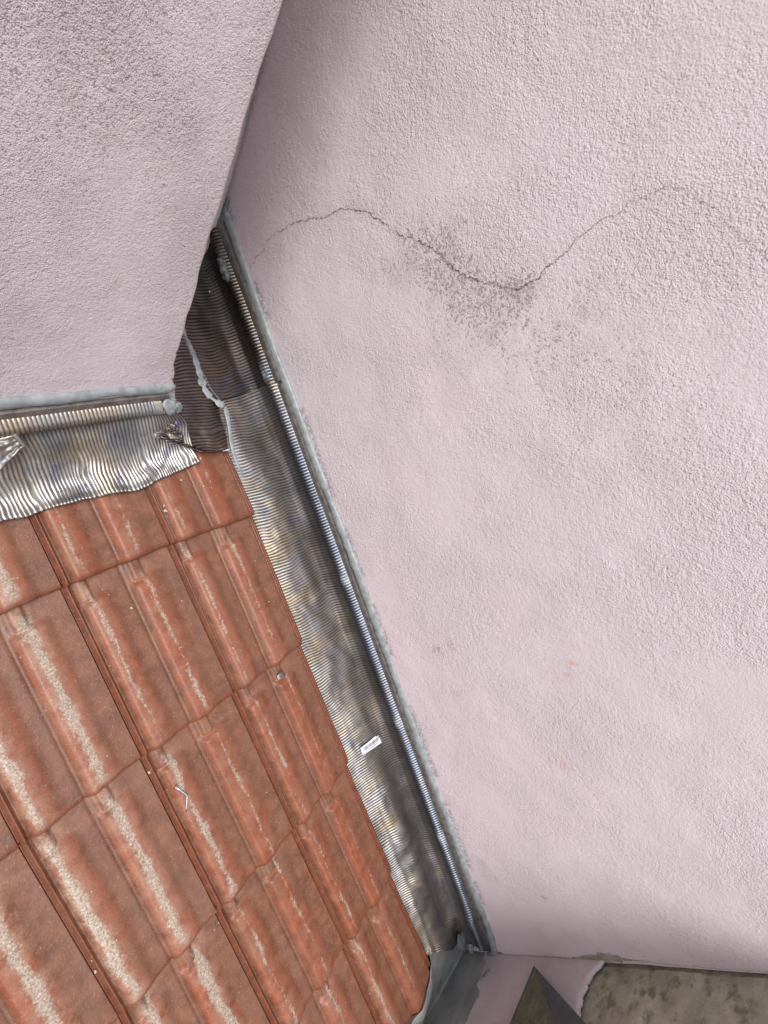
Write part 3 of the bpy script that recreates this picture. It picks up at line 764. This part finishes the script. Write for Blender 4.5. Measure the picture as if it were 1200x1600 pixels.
# ---------------------------------------------------------------- torn corner piece lapped over the tiles
cor = empty('corner_flashing', rp(.52, -.2, .01))
tag(cor, 'torn ribbed metal corner piece lapped over the tile between block and wall flashing', 'flashing')
vv_ = np.linspace(-.46, -.158, int(.30 / .0072 * 10)); aa = np.linspace(0, 1, 46)
Ag, Vg = np.meshgrid(aa, vv_, indexing='ij')
xl = np.interp(Vg, [-.46, -.30, -.27, -.235, -.215, -.19, -.158], [.47, .478, .470, .440, .425, .448, .505])
xr = np.interp(Vg, [-.46, -.42, -.36, -.29, -.262, -.24, -.20, -.158], [.570, .573, .578, .592, .606, .602, .594, .577])
Xg = xl + (xr - xl) * Ag + .002 * vnoise(Vg * 40, Ag * 0, 140)
Vq = Vg + .006 * sstep(.0, .6, Ag) * (Vg > -.2) + .003 * vnoise(Xg * 40, Vg * 20, 141)
base_n = np.where(Vg > -.235, tile_n(np.clip(Xg, 0, .572), np.clip(Vg, -.33, -.01)) + .0115, .0135)
base_n = .014 + .0025 * fbm(Xg * 20, Vg * 16, 143) + .004 * np.exp(-((Ag - .05) / .1) ** 2)
base_n = base_n - .010 * sstep(.75, 1., Ag) * sstep(-.34, -.28, Vg) * .5
ph = (Vg + .006 * fbm(Xg * 10, Vg * 6, 146)) / .0072 * 2 * math.pi
crest_ = np.abs(np.cos(ph / 2)) ** .8
n = base_n + .0019 * (crest_ - .6) + .006 * sstep(.25, .0, Ag) * sstep(-.26, -.2, Vg)
P = rp(Xg, Vq, n)
V, Fc = shell(P, .0008, False)
mk('ribbed_sheet', V, Fc, M_MET_DARK, cor, attrs=dict(blue_sheen=np.zeros(len(V)), groove=np.tile(((1 - crest_) ** 1.5).ravel(), 2), glue=np.tile((.8 * sstep(.93, 1., Ag)).ravel(), 2)))
# crumpled fold where the apron bar ends against the corner
def crumple(center, sx, sv, sn, seed, mat, name, parent, nfold=4, rot=0.):
    nu_, nv_ = 46, 26
    U, W = np.meshgrid(np.linspace(-1, 1, nu_), np.linspace(-1, 1, nv_), indexing='ij')
    n = sn * (np.sin(U * nfold * 3.1 + W * 1.2) * .35 + .8 * fbm(U * 1.6 + 3, W * 1.6, seed)) + sn * .3 * (1 - U ** 2)
    du = sx * (U + .2 * fbm(U * 2, W * 2 + 7, seed + 3)); dv = sv * (W + .25 * fbm(U * 2 + 9, W * 2, seed + 6))
    cr_, sr = math.cos(rot), math.sin(rot)
    P = rp(center[0] + du * cr_ - dv * sr, center[1] + du * sr + dv * cr_, center[2] + n)
    V, Fc = shell(P, .0008); z = np.zeros(len(V))
    return mk(name, V, Fc, mat, parent, attrs=dict(blue_sheen=z, glue=z + .25))
crumple((.468, -.236, .028), .020, .015, .006, 150, M_MET_DARK, 'crumpled_fold', cor, 3, -.6)
crumple((.455, -.206, .022), .030, .010, .004, 155, M_MET_DARK, 'crumpled_fold', cor, 2.2, .3)
# sealant daubs on the corner
pth = []
sp_ = [(284, 512), (292, 530), (303, 556), (310, 578), (315, 596), (321, 611), (330, 622), (341, 630), (350, 634)]
for q in np.linspace(0, len(sp_) - 1, 60):
    k = min(int(q), len(sp_) - 2); f_ = q - k
    px = sp_[k][0] * (1 - f_) + sp_[k + 1][0] * f_; py = sp_[k][1] * (1 - f_) + sp_[k + 1][1] * f_
    pth.append(on_roof(px, py, .0135) + NR * .001)
V, Fc = tube(pth, .0072 * (1 + .3 * fbm(np.linspace(0, 12, 60), np.zeros(60), 160) + .4 * vnoise(np.linspace(0, 28, 60), np.zeros(60), 162)) * np.linspace(.7, 1.3, 60), 12, NR, .28)
tag(mk('silicone_line', V, Fc, M_SIL), 'ragged silicone line daubed down the seam of the torn corner piece', 'sealant')
pth = [on_roof(px, py, .010) + NR * .0008 for px, py in [(351, 634), (354, 646), (357, 660), (359, 675), (361, 690), (364, 705), (371, 725), (380, 745)]]
pth = [pth[0] * (1 - q) + pth[1] * q if False else pth[0] for q in [0]] and pth
V, Fc = tube(pth, [.0045, .006, .0045, .004, .005, .004, .003, .0015], 12, NR, .35)
tag(mk('silicone_smear', V, Fc, M_SIL), 'thin grey silicone smear between the torn corner piece and the long flashing', 'sealant')
c = on_block(262, 625)
V, Fc = join([blob(pb(.462, .052) + VR * .014, .0155, 5, (1.05, .75, 1.0), .55, 14, 20), blob(pb(.478, .040) + VR * .012, .012, 8, (1, .8, 1.2), .6, 12, 16), blob(pb(.452, .043) + VR * .014, .007, 9, (1.1, .8, .8), .6, 12, 16)])
tag(mk('sealant_lump', V, Fc, M_SIL), 'pale lump of sealant closing the end of the apron at the block corner', 'sealant')
V, Fc = blob(on_roof(354, 702, .006), .0085, 12, (1.15, .5, .35), .25, 12, 16)
tag(mk('sealant_lump', V, Fc, simple('white_foam', (.62, .65, .70), (.5, .54, .6), .5)), 'small white sealant lump under the lower right tip of the corner piece', 'sealant')
cc = on_wall(361, 424)
V, Fc = join([blob(rp(.709, q, .054 + .006 * (q + .55)), .0095 * k, int(abs(q) * 1000), (.8, 1.2, 1), .5, 12, 16) for q, k in ((-.545, .9), (-.53, 1.), (-.515, .8))])
tag(mk('sealant_lump', V, Fc, M_SIL_DARK), 'grey sealant lump on the bead near the top of the dark upper flashing', 'sealant')

# folded scrap at the left end of the apron
fold = empty('folded_scrap', rp(.18, -.24, .03))
tag(fold, 'bent offcut of ribbed metal sticking up at the left end of the apron', 'metal scrap')
nu_, nv_ = 60, 22
U, W = np.meshgrid(np.linspace(0, 1, nu_), np.linspace(0, 1, nv_), indexing='ij')
p00 = on_roof(-40, 690, .052); p10 = on_roof(24, 680, .060); p01 = on_roof(-40, 790, .036); p11 = on_roof(38, 697, .054)
q01 = on_roof(-6, 742, .034)
P = p00[None, None] * ((1 - U) * (1 - W))[..., None] + p10[None, None] * (U * (1 - W))[..., None] + q01[None, None] * ((1 - U) * W)[..., None] + p11[None, None] * (U * W)[..., None]
P = P + NR * (.0035 * np.sin(W * 22) * (.25 + .75 * U) * .5 + .003 * fbm(U * 3, W * 3, 170))[..., None]
V, Fc = shell(P, .0008); z = np.zeros(len(V))
mk('ribbed_sheet', V, Fc, M_MET, fold, attrs=dict(blue_sheen=z, glue=z + .1))
pth = [p10 * (1 - q) + p11 * q + NR * .001 for q in np.linspace(-.1, 1.1, 10)]
V, Fc = tube(pth, .0035, 10, NR, .6); mk('folded_edge', V, Fc, M_BAR, fold)

# ---------------------------------------------------------------- grey membrane in the gutter at the foot of the roof
NX = 150; NA = 60
xm = np.linspace(-1.5, XW - .001, NX); am_ = np.linspace(0, 1, NA)
Xg, Ag = np.meshgrid(xm, am_, indexing='ij')
v_start = np.interp(Xg, [-1.5, .44, .50, .56, .60, .615, .64, .70, .74], [1.352, 1.352, 1.348, 1.336, 1.328, 1.300, 1.300, 1.30, 1.30]) + .004 * vnoise(Xg * 30, Xg * 0, 180)
n_start = np.where(Xg < .5855, tile_n(np.clip(Xg, -1.4, .572), np.clip(v_start, 0, 1.355)) + .0075, np.interp(Xg, [.58, .60, .64, .70, .74], [-.004, -.022, -.034, -.034, -.034]))
Yf = YR + .006; Zfold = -.752 + .18 * (Xg - .72) * 1.0
Zfold = np.maximum(Zfold, -.86)
P0 = rp(Xg, v_start, n_start)
vr1 = v_start + .030; P1 = rp(Xg, vr1, n_start - .006)
P2 = np.stack([Xg, np.full_like(Xg, Yf + .004), Zfold], -1)
Ztop = np.interp(Xg, [-1.5, .56, .66, .735], [-.59, -.578, -.588, -.606]) + .006 * vnoise(Xg * 25, Xg * 0, 183)
P3 = np.stack([Xg, np.full_like(Xg, YR + .0025), Ztop], -1)
k1, k2 = .2, .6
w1 = np.clip(Ag / k1, 0, 1)[..., None]; w2 = np.clip((Ag - k1) / (k2 - k1), 0, 1)[..., None]; w3 = np.clip((Ag - k2) / (1 - k2), 0, 1)[..., None]
P = P0 + (P1 - P0) * w1 + (P2 - P1) * w2 + (P3 - P2) * w3
P = P + NR * (.0035 * fbm(Xg * 14, Ag * 5, 185) * np.sin(np.clip(Ag, 0, 1) * math.pi))[..., None]
P[..., 1] = np.maximum(P[..., 1], YR + .002)
V, Fc = shell(P, .0015, False)
memb = mk('gutter_membrane', V, Fc, M_MEMB)
tag(memb, 'dull grey rubber membrane lining the gutter at the foot of the tiles', 'membrane')
crumple((.702, 1.392, .006), .030, .026, .004, 190, M_SIL_DARK, 'smeared_end', lower, 1.2, .5)
crumple((.718, 1.412, .026), .010, .022, .004, 195, M_SIL_DARK, 'crumpled_end', lower, 1.5, 1.2)
# sealant blobs at the corner of the three
pc = on_wall(772, 1492)
V, Fc = join([blob(pc + np.array([-.004, .004, 0]), .014, 31, (.6, .8, 1.3), .5, 14, 18), blob(on_wall(785, 1494) + np.array([-.001, .004, 0]), .008, 33, (.35, .8, 1.6), .6, 12, 16)])
tag(mk('sealant_lump', V, Fc, M_SIL_DARK), 'dark sealant smeared in the corner where the long flashing ends', 'sealant')
Pm = on(762, 1520, (0, 1, 0), YR + .006)
V, Fc = join([blob(Pm, .008, 35, (1.2, .4, 1), .6, 12, 16), blob(Pm + np.array([-.012, 0, -.01]), .005, 37, (1.2, .4, 1), .6, 12, 16)])
mk('sealant_patch', V, Fc, M_SIL, memb)

# ---------------------------------------------------------------- dark capping sheet at the bottom edge
cap = empty('dark_capping_sheet', (.6, YR + .03, -.42))
tag(cap, 'pointed dark metal sheet with a mossy face at the bottom edge', 'metal sheet')
def oc(x, y, dy): return on(x, y, (0, 1, 0), YR + dy)
a0 = oc(835, 1510, .030); b0 = oc(798, 1600, .030); d0 = oc(761, 1690, .030); c0_ = oc(916, 1600, .030); e0 = oc(997, 1691, .030)
m0 = oc(868, 1600, .0305); m1 = oc(901, 1690, .0305)
th = np.array([0, -.010, 0])
V, Fc = prism([p + th for p in (a0, d0, m1)], [a0, d0, m1]); mk('mossy_face', V, Fc, M_MOSS, cap, False)
dy = np.array([0, .004, 0])
V, Fc = prism([p + th for p in (a0 + np.array([0, 0, .0004]), m1, e0)], [a0 + dy * .2, m1 + dy * .3, e0 + dy]); mk('folded_rim', V, Fc, M_PLATE, cap, False)
pth = [a0 + (d0 - a0) * q + np.array([0, .001, 0]) for q in np.linspace(0, 1, 8)]
V, Fc = tube(pth, .0012, 8, (0, 1, 0)); mk('edge_hem', V, Fc, M_PLATE, cap)

# ---------------------------------------------------------------- small things
# printed label
lab = empty('paper_label', on_roof(580, 1160, -.004))
tag(lab, 'small white printed label with a barcode, stuck on the ribbed flashing', 'label')
qp = [(563, 1169), (592, 1146), (597.5, 1160), (567, 1180)]
nlab = .0005
Q = [on_roof(x, y, nlab - .004) for x, y in qp]
def qpt(u, v_, l=0.): return Q[0] * (1 - u) * (1 - v_) + Q[1] * u * (1 - v_) + Q[2] * u * v_ + Q[3] * (1 - u) * v_ + NR * l
U, W = np.meshgrid(np.linspace(0, 1, 14), np.linspace(0, 1, 8), indexing='ij')
P = np.array([[qpt(u, v_, .0006 * math.sin(u * 5)) for v_ in np.linspace(0, 1, 8)] for u in np.linspace(0, 1, 14)])
V, Fc = shell(P, .0003, True); mk('paper', V, Fc, M_PAPER, lab)
V = []; Fc = []
u = .12
rs = np.random.RandomState(4)
while u < .9:
    wd = rs.choice([.008, .014, .022]); o = len(V); l = .0006 * math.sin(u * 5) + .0005
    V += [qpt(u, .22, l), qpt(u + wd, .22, l), qpt(u + wd, .62, l), qpt(u, .62, l)]; Fc.append((o, o + 1, o + 2, o + 3)); u += wd + rs.choice([.009, .014, .02])
u = .15
while u < .8:
    wd = .018; o = len(V); l = .0006 * math.sin(u * 5) + .0005
    V += [qpt(u, .72, l), qpt(u + wd, .72, l), qpt(u + wd, .80, l), qpt(u, .80, l)]; Fc.append((o, o + 1, o + 2, o + 3)); u += wd + .012
mk('barcode', V, Fc, M_INK, lab, False)
# bent nail
def tp(px, py, up):
    P_ = on_roof(px, py, 0.); n = float(tile_n(np.array(P_[0]), np.array(float(P_ @ VR)))); P_ = on_roof(px, py, n + up); return P_
na_, nb_, nc_ = tp(275, 1230, .0035), tp(292.5, 1243, .004), tp(291, 1269, .003)
pth = [na_ + (nb_ - na_) * q for q in (0, .3, .6, .85)] + [nb_ * .96 + nc_ * .02 + na_ * .02, nb_ + (nc_ - nb_) * .15] + [nb_ + (nc_ - nb_) * q for q in (.4, .7, 1)]
nail = empty('bent_nail', nb_); tag(nail, 'bent silver nail lying on a clay tile', 'nail')
rr = [.0017] * 7 + [.0017, .0008]
V, Fc = tube(pth, rr, 10, NR); mk('shank', V, Fc, M_SCREW, nail)
dn_ = (nb_ - na_) / np.linalg.norm(nb_ - na_)
V, Fc = tube([na_ - dn_ * .0016, na_ - dn_ * .0004], .0042, 14, NR); mk('head', V, Fc, M_SCREW, nail)
# scrap of ribbed metal on a tile
cs = tp(438, 1055, .004)
U, W = np.meshgrid(np.linspace(-1, 1, 26), np.linspace(-1, 1, 40), indexing='ij')
P = rp(cs[0] + .0105 * U, float(cs @ VR) + .0085 * W * (1 - .35 * (U < 0) * (-U)) , float(cs @ NR) + .0012 * np.sin(W * 11) + .003 * (1 - U ** 2) + .001)
V, Fc = shell(P, .0007); z = np.zeros(len(V))
tag(mk('metal_scrap', V, Fc, M_MET_LITE, attrs=dict(blue_sheen=z, glue=z)), 'tiny loose offcut of ribbed metal lying on a tile near the long flashing', 'metal scrap')
# mortar crumbs
pr_ = []
crumbs = [(313, 716, .0022), (283, 750, .0016), (318, 760, .0014), (330, 762, .0014), (258, 798, .0035), (256, 790, .0022), (106, 922, .0025), (233, 1207, .0022), (57, 1359, .0018), (66, 1374, .0018), (139, 1502, .0025), (149, 1518, .002), (355, 1450, .002), (15, 1281, .0015), (24, 1299, .0015), (205, 950, .002), (160, 962, .0016), (420, 940, .0012)]
for k in range(60):
    v_ = random.uniform(-.1, 1.3); x_ = random.choice([0, 1, 2]) * TW + random.uniform(-.004, .0) if random.random() < .35 else random.uniform(-.1, .56)
    pr_.append((rp(x_, v_, float(tile_n(np.array(x_), np.array(v_))) + .0003), random.uniform(.0004, .0010)))
for x, y, r in crumbs: pr_.append((tp(x, y, r * .4), r))
V, Fc = join([blob(p, r, k, (1, 1.3, .8), .6, 5, 7) for k, (p, r) in enumerate(pr_)])
tag(mk('mortar_crumbs', V, Fc, M_CRUMB), 'loose whitish mortar crumbs and grit scattered over the clay tiles', 'mortar crumbs', kind='stuff')
